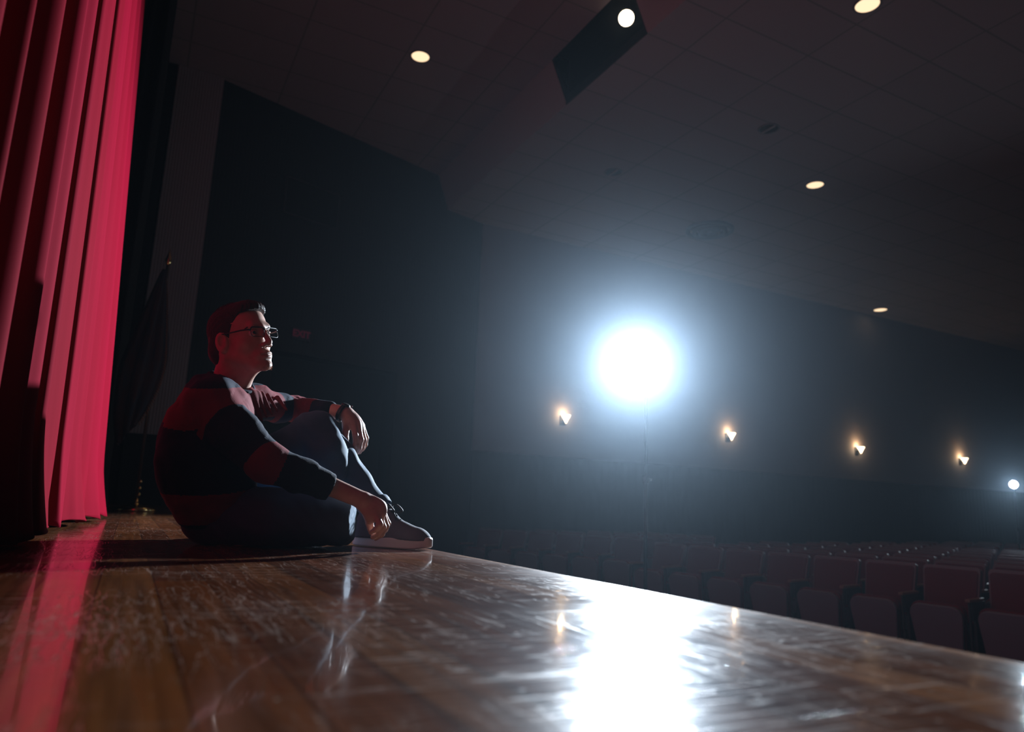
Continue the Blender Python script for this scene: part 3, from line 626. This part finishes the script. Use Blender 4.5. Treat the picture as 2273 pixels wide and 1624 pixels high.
# --- sweater
def sweater():
    lo = np.min([P(350, 800, -.35), P(350, 1150, .5), P(780, 1120, .5), P(780, 800, -.35)], 0); hi = np.max([P(350, 800, -.35), P(350, 800, .5), P(780, 1120, -.3), P(780, 830, .5)], 0)
    f = Fld(lo - .05, hi + .05, .0042)
    # trunk: pairs of wide capsules (near, middle, far) following the curved back
    for dz, sh in ((-.10, 26), (0, 0), (.10, -10)):
        pts = [(478 + sh * .3, 898, .085), (462 + sh * .4, 940, .118), (456 + sh * .3, 985, .134), (460, 1030, .137), (468, 1075, .128), (474, 1105, .112)]
        for (x1_, y1_, r1_), (x2_, y2_, r2_) in zip(pts, pts[1:]): f.cap(P(x1_, y1_, dz), P(x2_, y2_, dz), r1_, r2_, .035)
    f.cap(P(455, 868, -.06), P(470, 895, -.09), .050, .070, .03)
    f.cap(P(462, 880, -.05), SHn, .064, .066, .035); f.cap(P(515, 880, .08), SHf, .062, .060, .035)
    f.cap(P(498, 868, 0), P(480, 905, 0), .066, .105, .03)
    f.cap(P(530, 905, .02), P(520, 1000, .02), .072, .10, .04)                         # chest
    # near sleeve
    c1 = P(530, 965, -.215)
    f.cap(SHn, c1, .072, .066, .03); f.cap(c1, ELn, .066, .056, .018); f.cap(ELn, P(660, 1052, -.235), .056, .050, .02); f.cap(P(660, 1052, -.235), P(745, 1086, -.19), .050, .040, .02)
    # far sleeve
    f.cap(SHf, P(620, 905, .30), .060, .052, .03); f.cap(P(620, 905, .30), ELf, .052, .048, .02); f.cap(ELf, P(728, 911, .275), .047, .036, .02)
    f.cap(P(566, 890, .17), P(620, 898, .28), .045, .03, .01)
    # folds: soft ridges in the cloth
    def wr(X, Y, Z):
        Q = np.stack([X, Y, Z], -1) - SHn; u = Q @ (AR * .75 - AU * .66); w = Q @ (AR * .66 + AU * .75); e = Q @ AF
        s1 = np.sin(w * 95 + 2.2 * np.sin(u * 18 + e * 9) + e * 30); s2 = np.sin(u * 60 + 2.0 * np.sin(w * 25) + e * 22); s3 = np.sin(u * 31 - w * 43 + e * 14 + 1.5 * np.sin(u * 40))
        return -.0022 * s1 * (s2 > -.2) - .0016 * s3 - .0010 * s2
    f.add(wr)
    # crisp creases at shoulder, elbow and along the far chest
    for (p1, p2, r) in ((P(528, 880, -.11), P(556, 930, -.10), .012), (P(540, 905, -.13), P(570, 965, -.14), .012), (P(572, 872, .02), P(592, 925, .0), .007), (P(582, 872, .04), P(604, 920, .02), .007), (P(560, 872, .0), P(582, 935, -.02), .007), (P(594, 876, .06), P(616, 912, .05), .007),
                        (P(616, 882, .16), P(636, 910, .14), .009), (P(580, 968, -.22), P(622, 1008, -.24), .014), (P(566, 985, -.24), P(600, 1030, -.27), .010), (P(650, 889, .33), P(676, 893, .33), .008), (P(684, 893, .30), P(706, 897, .29), .009)):
        f.cap(p1, p2, r, r * .6, .016)
    # trim the cuffs, the hem and the neck opening
    cuffn, dn = P(736, 1077, -.19), (WRn - ELn) / np.linalg.norm(WRn - ELn)
    f.cut(lambda X, Y, Z: np.where(((X - SHn[0]) * AR[0] + (Y - SHn[1]) * AR[1] + (Z - SHn[2]) * AR[2] > .32) & (np.abs((X - WRn[0]) * AF[0] + (Y - WRn[1]) * AF[1] + (Z - WRn[2]) * AF[2]) < .22), (X - cuffn[0]) * dn[0] + (Y - cuffn[1]) * dn[1] + (Z - cuffn[2]) * dn[2], -1.))
    cuf, df = P(723, 909, .28), (WRf - ELf) / np.linalg.norm(WRf - ELf)
    f.cut(lambda X, Y, Z: np.where(((X - cuf[0]) * AF[0] + (Y - cuf[1]) * AF[1] + (Z - cuf[2]) * AF[2] > -.17) & ((X - SHn[0]) * AR[0] + (Y - SHn[1]) * AR[1] + (Z - SHn[2]) * AR[2] > .28) & ((X - SHn[0]) * AU[0] + (Y - SHn[1]) * AU[1] + (Z - SHn[2]) * AU[2] > -.16), (X - cuf[0]) * df[0] + (Y - cuf[1]) * df[1] + (Z - cuf[2]) * df[2], -1.))
    nn = hd(0, -.02, -.03) - NB; nn /= np.linalg.norm(nn)
    f.cap(P(508, 868, .0), hd(0, -.02, -.03), .060, .066, .004, sub=True)
    f.cut(lambda X, Y, Z: -Z + .045 + 0 * X)
    return f.surf()
Mnavy = mat('navy_knit', (.006, .009, .022), .85); Mredk = mat('red_knit', (.125, .004, .009), .85)
for m_ in (Mnavy, Mredk):
    bs(m_).inputs['Sheen Weight'].default_value = .10; bs(m_).inputs['Specular IOR Level'].default_value = .2; noise_bump(m_, 330, .35, .0018)
bs(Mnavy).inputs['Sheen Weight'].default_value = .03; bs(Mnavy).inputs['Sheen Tint'].default_value = (.5, .65, 1, 1); bs(Mredk).inputs['Sheen Tint'].default_value = (1, .3, .35, 1)
sw = skinmesh('sweater', [sweater()], [Mnavy, Mredk], person, 1)
def px_of(V_):
    c = (V_ - CAM) @ R3; return CX + F * c[:, 0] / -c[:, 2], CY - F * c[:, 1] / -c[:, 2], -c[:, 2]
def paint(o, rule):
    me = o.data; n = len(me.polygons); c = np.zeros(n * 3); me.polygons.foreach_get('center', c); c = c.reshape(-1, 3)
    me.polygons.foreach_set('material_index', rule(c).astype(np.int32)); me.update()
def seg_t(c, p, q):
    d = q - p; t = ((c - p) @ d) / (d @ d); return t, np.linalg.norm(c - (p + np.clip(t, 0, 1)[:, None] * d), axis=1)
def stripes(c):
    up = (c - PEL) @ AU                                  # height on the trunk above the pelvis
    fw = (c - PEL) @ AR
    red = ((up > .262 + .0 * fw - .10 * np.clip(fw, -.2, .0) + .12 * np.clip(fw, 0, .1)) & (up < .385)) | ((up < .075) & (up > -.02))
    t1, d1 = seg_t(c, SHn, ELn); t2, d2 = seg_t(c, ELn, WRn); t3, d3 = seg_t(c, SHf, ELf); t4, d4 = seg_t(c, ELf, WRf)
    dz = (c - PEL) @ AF
    arm = np.where((d1 < .085) & (t1 > .22) & (dz < -.12), 1, 0); arm = np.where((d2 < .075) & (dz < -.12) & (t2 > 0), 2, arm)
    arm = np.where((d3 < .075) & (t3 > .25) & (dz > .16), 3, arm); arm = np.where((d4 < .07) & (t4 > 0) & (dz > .16), 4, arm)
    red = np.where(arm == 1, (t1 < .30) | (t1 > .93), red); red = np.where(arm == 2, t2 < .14, red)
    red = np.where(arm == 3, (t3 < .42) | (t3 > .72), red); red = np.where(arm == 4, t4 < .52, red)
    return red.astype(int)
paint(sw, stripes)
# collar band
def collar():
    c = P(510, 852, 0.0); nn = hd(0, -.02, -.03) - P(508, 885, 0); nn /= np.linalg.norm(nn); ax = axes(nn, Hf)
    m = MB(); pts = []
    for k in range(41):
        th = 2 * math.pi * k / 40; fwd = math.cos(th); rr = .066
        q = c + ax[2] * (.066 * fwd + .004) + ax[0] * .068 * math.sin(th) - AU * (.028 * max(0, fwd) - .012 * max(0, -fwd)) + nn * .012
        pts.append(q)
    m.tube(pts, .0085, 8, cap=False); m.tube([p_ - nn * .012 for p_ in pts], .0095, 8, cap=False)
    return m
collar().build('collar', Mnavy, sw, smooth=True)
# --- jeans
def jeans():
    pts = [P(390, 1220, -.2), P(390, 880, .35), P(870, 1220, .35), P(870, 880, -.25)]
    f = Fld(np.min(pts, 0) - .06, np.max(pts, 0) + .05, .0044)
    f.cap(P(486, 1122, -.07), P(476, 1122, .07), .098, .098, .05); f.ell(P(486, 1158, 0), (.105, .11, .065), None, .04)
    # near leg, folded flat on the boards
    f.cap(P(480, 1145, -.09), P(620, 1150, -.13), .098, .086, .03); f.cap(P(620, 1150, -.13), P(744, 1152, -.115), .086, .078, .02)
    f.cap(P(744, 1156, -.115), P(700, 1172, -.01), .068, .060, .012); f.cap(P(700, 1172, -.01), P(600, 1180, .09), .060, .052, .012)
    # far leg, knee raised
    f.cap(HPf, P(640, 1010, .13), .092, .088, .03); f.cap(P(640, 1010, .13), P(698, 956, .135), .088, .070, .02)
    f.cap(P(700, 958, .125), P(726, 1000, .095), .070, .066, .012); f.cap(P(726, 1000, .095), P(748, 1042, .085), .066, .038, .010)
    f.cap(P(708, 962, .185), P(790, 1075, .145), .070, .058, .006); f.cap(P(790, 1075, .145), P(830, 1122, .105), .056, .048, .010)
    def wr(X, Y, Z):
        Q = np.stack([X, Y, Z], -1) - KNn; u = Q @ AR; w = Q @ AU; e = Q @ AF
        s1 = np.sin(w * 70 + u * 26 + 2.5 * np.sin(u * 17 + e * 8)); s2 = np.sin(u * 48 - w * 30 + e * 30 + 2 * np.sin(w * 21)); s3 = np.sin(u * 90 + w * 110 + e * 35 + 3 * np.sin(u * 23 - e * 11))
        return -.0020 * s1 - .0018 * s2 - .0010 * s3
    f.add(wr)
    for p1, p2, r in ((P(770, 1203, -.09), P(802, 1172, -.11), .010), (P(752, 1204, -.10), P(790, 1186, -.11), .009), (P(800, 1140, -.11), P(803, 1178, -.10), .012), (P(612, 1098, -.10), P(640, 1101, -.12), .010), (P(640, 1099, -.12), P(664, 1106, -.13), .009),
                      (P(815, 1085, .10), P(840, 1118, .08), .012), (P(790, 1040, .13), P(806, 1062, .12), .012), (P(826, 1118, .08), P(847, 1120, .09), .010), (P(775, 1010, .15), P(800, 1045, .13), .010)):
        f.cap(p1, p2, r, r * .7, .014)
    dn = np.array(P(842, 1150, .09) - P(800, 1080, .14)); dn /= np.linalg.norm(dn); cf = P(838, 1128, .10)
    f.cut(lambda X, Y, Z: np.where((X - KNn[0]) * AR[0] + (Y - KNn[1]) * AR[1] + (Z - KNn[2]) * AR[2] > .06, (X - cf[0]) * dn[0] + (Y - cf[1]) * dn[1] + (Z - cf[2]) * dn[2], -1))
    f.cut(lambda X, Y, Z: -Z + .004 + 0 * X)
    return f.surf()
Mjean = mat('dark_denim', (.042, .080, .135), .75); bs(Mjean).inputs['Sheen Weight'].default_value = .12; bs(Mjean).inputs['Specular IOR Level'].default_value = .25; bs(Mjean).inputs['Sheen Tint'].default_value = (.6, .8, 1, 1); noise_bump(Mjean, 600, .15, .001)
jn = skinmesh('jeans', [jeans()], Mjean, person, 1)
dn = P(842, 1150, .09) - P(800, 1080, .14); dn /= np.linalg.norm(dn); cf = P(834, 1122, .10); axc = axes(dn, AR)
mb = MB()
mb.lathe([(.048, -.012), (.0505, -.008), (.0520, .0), (.0515, .016), (.0500, .0185), (.050, .017), (.048, .0)], cf, dn, n=48); mb.build('cuff', Mjean, jn, smooth=True)
# --- shoes
Mcanvas = mat('grey_canvas', (.10, .095, .115), .85); noise_bump(Mcanvas, 500, .5, .001); Msole = mat('white_rubber', (.62, .55, .54), .5); Mlace = mat('black_lace', (.02, .022, .022), .6)
def shoe(heel, toe, ankle, name='shoe'):
    """heel and toe are ground points; x along the shoe"""
    fx = toe - heel; fx[2] = 0; Ls = np.linalg.norm(fx); fx /= Ls; up = np.array([0, 0, 1.]); sd = np.cross(up, fx)
    def q(a, b_, c_): return heel + fx * a * Ls + sd * b_ + up * c_
    AX = np.array([fx, sd, up])
    # sole
    n = 72; v = []; f = []
    def halfw(u): return .030 + .016 * math.sin(min(1, u * 1.05) * math.pi * .5) * (1 if u < .7 else 1)
    outline = []
    for k in range(n):
        th = 2 * math.pi * k / n; cx_ = math.cos(th); sy_ = math.sin(th); u = .5 + .5 * np.sign(cx_) * abs(cx_) ** .92
        outline.append((u, np.sign(sy_) * abs(sy_) ** .8 * halfw(u)))
    levels = [(0.000, .97), (.004, 1.), (.027, 1.0), (.033, .97)]
    for z, sc_ in levels:
        for u, w in outline: v.append(q(.5 + (u - .5) * sc_, w * sc_, z + .006 * max(0, u - .85) / .15 + .001))
    m = len(levels)
    for j in range(m - 1):
        for k in range(n): f.append((j * n + k, j * n + (k + 1) % n, (j + 1) * n + (k + 1) % n, (j + 1) * n + k))
    f.append(tuple(range(n - 1, -1, -1))); f.append(tuple((m - 1) * n + k for k in range(n)))
    g = Fld(np.min([q(0, -.06, 0), q(1, .06, .17), q(0, .06, 0), q(1, -.06, 0)], 0) - .05, np.max([q(0, -.06, 0), q(1, .06, .17), q(0, .06, 0), q(1, -.06, .17)], 0) + .05, .003)
    g.ell(q(.14, 0, .050), (.036, .033, .050), AX, .02); g.cap(q(.15, 0, .04), q(.20, 0, .095), .036, .034, .02); g.cap(q(.20, 0, .09), q(.38, 0, .092), .034, .031, .02)
    g.cap(q(.30, 0, .045), q(.40, 0, .088), .036, .030, .03); g.cap(q(.42, 0, .045), q(.64, 0, .045), .038, .032, .03); g.cap(q(.44, 0, .084), q(.68, 0, .045), .027, .025, .03)
    g.ell(q(.80, 0, .030), (.055, .040, .026), AX, .03); g.cap(q(.2, 0, .035), q(.82, 0, .030), .036, .038, .02)
    g.cap(q(.25, 0, .090), q(.25, 0, .16), .029, .030, .01, sub=True)
    g.cut(lambda X, Y, Z: (heel[2] + .028 - Z))
    up_ = skinmesh(name, [g.surf()], Mcanvas, person)
    MB().add(v, f).build('sole', Msole, up_, smooth=False, bevel=.003)
    lm = MB()
    for i in range(5):
        a = .44 + .055 * i; z = .113 - .0125 * i; lm.tube([q(a, -.026, z - .022), q(a + .01, -.014, z), q(a + .02, 0, z + .006), q(a + .01, .014, z), q(a, .026, z - .022)], .0032, 6)
        if i < 4: lm.tube([q(a + .02, -.02, z - .008), q(a + .05, .0, z + .004), q(a + .065, .02, z - .02)], .003, 6)
    z = .118
    for s_ in (-1, 1): lm.tube(list(catmull([q(.45, 0, z), q(.45, .012 * s_, z + .018), q(.49, .024 * s_, z + .020), q(.56, .026 * s_, z + .002), q(.53, .016 * s_, z - .004), q(.46, .004 * s_, z)], 6)), .003, 6)
    lm.tube([q(.47, -.004, z), q(.53, -.018, z + .002), q(.60, -.026, z - .028)], .003, 6)
    lm.build('laces', Mlace, up_, smooth=True)
    tn = MB(); tn.box((-.5, -.5, -.5), (.5, .5, .5), Matrix.Translation(Vector(q(.415, 0, .122))) @ Matrix([list(fx) , list(sd), list(up)]).transposed().to_4x4() @ Matrix.Rotation(.45, 4, 'Y') @ Matrix.Diagonal((.012, .045, .035, 1))); tn.build('tongue', Mcanvas, up_, bevel=.004)
    return up_
toe = at(955, 1221, 2.28); heel = at(793, 1200, 2.51); toe[2] = .001; heel[2] = .001
toe = CAM + (np.array(at(957, 1220, 1.)) - CAM) * (.148 / (CAM[2] - at(957, 1220, 1.)[2])); toe[2] = .001
hh = at(786, 1195, 2.43); heel = np.array([hh[0], hh[1], .001])
print('shoe length', np.linalg.norm(toe - heel), toe, heel)
fxv = toe - heel; fxv /= np.linalg.norm(fxv); heel = toe - fxv * .305
shoe(heel, toe, ANf)
MB().tube([P(838, 1128, .10), P(836, 1150, .10), P(830, 1176, .10)], [.039, .036, .034], 20).build('sock', mat('grey_sock', (.05, .055, .07), .9), person, smooth=True)
h2 = P(610, 1180, .10); h2[2] = .001; t2 = P(520, 1180, .20); t2[2] = .001
t2 = h2 + (t2 - h2) / np.linalg.norm(t2 - h2) * .28
shoe(h2, t2, ANn)
# --- hair
def hair():
    f = Fld(HC - .16, HC + .19, .0019)
    f.ell(hd(0, -.012, .048), (.0785, .096, .082), HA, .01); f.ell(hd(0, .036, .076), (.060, .056, .046), HA, .02)
    f.ell(hd(0, .060, .098), (.050, .036, .024), HA, .018)
    f.cap(hd(-.032, -.050, -.02), hd(.032, -.050, -.02), .044, .044, .03)
    f.cap(hd(.0, -.058, -.035), hd(0, -.046, -.075), .042, .038, .03)
    # combed grooves
    def groove(X, Y, Z):
        Q = np.stack([X - HC[0], Y - HC[1], Z - HC[2]], -1); x = Q @ Hr; y = Q @ Hf; z = Q @ Hu
        return -.0007 * np.sin(x * 420 + 3 * np.sin(y * 40 + z * 30)) - .0009 * np.sin(x * 900 + y * 200 + 4 * np.sin(z * 60)) * (z > .03) - .0006 * np.sin(z * 1100 + 3 * np.sin(y * 90))
    f.add(groove)
    # hairline: keep what lies above/behind it
    def line(X, Y, Z):
        Q = np.stack([X - HC[0], Y - HC[1], Z - HC[2]], -1); x = np.abs(Q @ Hr); y = Q @ Hf; z = Q @ Hu
        front = np.maximum(.078 + .55 * np.clip(.045 - (.06 - y), -1, 0) * 0 - z, -1)
        # forehead/temple border: z must exceed a curve of y
        zb = np.where(y > .060, .080 + (y - .060) * .25, np.where(y > .022, .022 + (y - .022) * 1.55, np.where(y > .006, -.022 + (y - .006) * 2.75, np.where(y > -.012, .030 - (.006 - y) * .4, -.028 + (-.012 - y) * -.75))))
        return (zb - z)
    f.cut(line)
    return f.surf()
Mhair = mat('brown_hair', (.034, .014, .010), .6); bs(Mhair).inputs['Specular IOR Level'].default_value = .18; noise_bump(Mhair, 160, .5, .002, vec=(1, 1, .3))
hr = skinmesh('hair', [hair()], Mhair, person, 1)
mb = MB(); r2 = np.random.default_rng(5)
def hz_(x, y):
    z = -1
    for cy_, cz_, rx_, ry_, rz_ in ((-.012, .048, .0785, .096, .082), (.036, .076, .060, .056, .046), (.060, .098, .050, .036, .024)):
        q_ = 1 - (x / rx_) ** 2 - ((y - cy_) / ry_) ** 2
        if q_ > 0: z = max(z, cz_ + rz_ * math.sqrt(q_))
    return z
for i in range(620):
    x = r2.uniform(-.052, .052); y0 = r2.uniform(-.06, .078); dx = r2.normal(0, .004); ln = r2.uniform(.010, .022); up_ = r2.uniform(.0, .003) + (.004 if r2.random() < .06 else 0)
    y1 = min(y0 + ln * .5, .088); y2 = min(y0 + ln, .094)
    za, zb_, zc = hz_(x, y0), hz_(x + dx * .5, y1), hz_(x + dx, y2)
    if min(za, zb_) < .08: continue
    if zc < .08: zc = zb_ - .004
    mb.tube([hd(x, y0, za - .001), hd(x + dx * .5, y1, zb_ + up_ * .7), hd(x + dx, y2, zc + up_)], [.0007, .0006, .0002], 4, cap=False)
mb.build('strands', Mhair, hr, smooth=True)
# eyebrows and short beard
mb = MB()
for s_ in (-1, 1):
    mb.tube([hd(.012 * s_, .0945, .029), hd(.028 * s_, .0925, .035), hd(.042 * s_, .082, .033), hd(.051 * s_, .070, .026)], [.0020, .0028, .0024, .0012], 8)
mb.build('eyebrows', Mhair, person, smooth=True)
mb = MB()
for i in range(170):
    x = r2.uniform(-.024, .024); zz = r2.uniform(-.108, -.080); yy = .078 + .0205 * math.sqrt(max(0, 1 - (x / .027) ** 2)) * math.sqrt(max(0.05, 1 - ((zz + .090) / .022) ** 2)) - .001
    mb.tube([hd(x, yy - .002, zz), hd(x + r2.normal(0, .001), yy + .003, zz - .003)], [.0006, .0002], 3, cap=False)
for i in range(140):
    x = r2.uniform(-.026, .026); zz = r2.uniform(-.0500, -.0445) - abs(x) * .25
    mb.tube([hd(x, .098 - abs(x) * .3, zz), hd(x * 1.05, .103 - abs(x) * .32, zz - .005)], [.0005, .0002], 3, cap=False)
mb.build('beard', mat('beard_hair', (.42, .26, .18), .6), person)
for s_ in (-1, 1):
    e = MB(); e.lathe([(.0001, -.0118), (.006, -.0102), (.0102, -.0059), (.0118, 0), (.0102, .0059), (.006, .0102), (.0001, .0118)], hd(.031 * s_, .0765, .011), Hf, n=24)
    eo = e.build('eye', mat('eye_white', (.7, .66, .64), .15), person, smooth=True)
    e = MB(); e.lathe([(.0001, .0119), (.0025, .0118), (.0056, .0106), (.0056, .0098), (.0001, .0098)], hd(.031 * s_, .0768, .011), Hf, n=20); e.build('iris', mat('iris', (.06, .05, .045), .1), eo, smooth=True)
    e = MB()
    e.tube([hd(.019 * s_, .0875, .013), hd(.025 * s_, .0905, .0175), hd(.033 * s_, .0905, .0180), hd(.041 * s_, .0860, .0145)], .0022, 8); e.tube([hd(.020 * s_, .0870, .009), hd(.028 * s_, .0885, .0045), hd(.038 * s_, .0860, .0065)], .0018, 8); e.build('eyelid', Mskin, person, smooth=True)
# --- glasses
Mframe = mat('dark_frame', (.010, .010, .012), .4, .0)
Mglass = mat('lens_glass', (1, 1, 1), .02); bs(Mglass).inputs['Transmission Weight'].default_value = 1; bs(Mglass).inputs['IOR'].default_value = 1.2
def rrect(cx_, cz_, w, h, rc, s_, n=6):
    o = []
    for qx, qz, a0 in ((1, 1, 0), (-1, 1, 90), (-1, -1, 180), (1, -1, 270)):
        for k in range(n + 1):
            a = math.radians(a0 + 90 * k / n); o.append((cx_ + qx * (w / 2 - rc) + rc * math.cos(a), cz_ + qz * (h / 2 - rc) + rc * math.sin(a)))
    return o
fr = None; mb = MB()
lens = []
for s_ in (-1, 1):
    o = rrect(.034 * s_, .010, .050, .030, .009, s_); pts = [hd(x, .108 - 2.2 * x * x, z) for x, z in o]; pts.append(pts[0]); pts.append(pts[1])
    mb.tube(pts, .0009, 8, cap=False)
    top = [p for p, (x, z) in zip(pts, o) if z > .018]; top.sort(key=lambda p: float((p - HC) @ Hr)); mb.tube(top, .0022, 8)
    lens.append([hd(x, .108 - 2.2 * x * x, z) for x, z in o])
mb.tube([hd(-.010, .1065, .016), hd(-.004, .110, .020), hd(.004, .110, .020), hd(.010, .1065, .016)], .0014, 8)
fr = mb.build('glasses', Mframe, person, smooth=True)
for L_ in lens:
    c0_ = np.mean(L_, 0); n = len(L_); v = list(L_) + [p - Hf * .0016 for p in L_]
    f = [tuple(range(n)), tuple(range(2 * n - 1, n - 1, -1))] + [(i, i + n, (i + 1) % n + n, (i + 1) % n) for i in range(n)]
    MB().add(v, f).build('lens', Mglass, fr)
for s_ in (-1, 1):
    MB().tube([hd(.059 * s_, .1005, .016), hd(.066 * s_, .094, .018), hd(.0745 * s_, .075, .019), hd(.0765 * s_, .03, .021), hd(.077 * s_, -.004, .024), hd(.077 * s_, -.022, .008)], [.0022, .0028, .0026, .0022, .0022, .002], 8).build('temple', Mframe, fr, smooth=True)
    MB().tube([hd(.010 * s_, .104, .008), hd(.0095 * s_, .099, .004)], [.001, .0025], 8).build('nose_pad', Mmetal, fr, smooth=True)
# --- bracelet / watch on the hanging wrist
wx = axes(P(790, 930, dW) - P(735, 905, dW + .03), AU)
c = P(760, 916, dW + .002); ring = []
for k in range(33):
    th = 2 * math.pi * k / 32; ring.append(c + wx[0] * .033 * math.cos(th) + wx[2] * .030 * math.sin(th))
wt = MB(); wt.tube(ring, .0055, 8, cap=False); wt.tube([p + wx[1] * .006 for p in ring], .0055, 8, cap=False); wo = wt.build('wristwatch', Mblk, person, smooth=True)
MB().lathe([(0, -.003), (.015, -.003), (.016, 0), (.014, .004), (0, .005)], c + wx[2] * .031 + wx[1] * .003, wx[2], n=28).build('watch_case', Mblk, wo, smooth=True)
MB().lathe([(0, 0), (.0025, 0), (.0025, .004), (0, .004)], c + wx[2] * .036 + wx[1] * .026, wx[1], n=10).build('crown', Mmetal, wo)
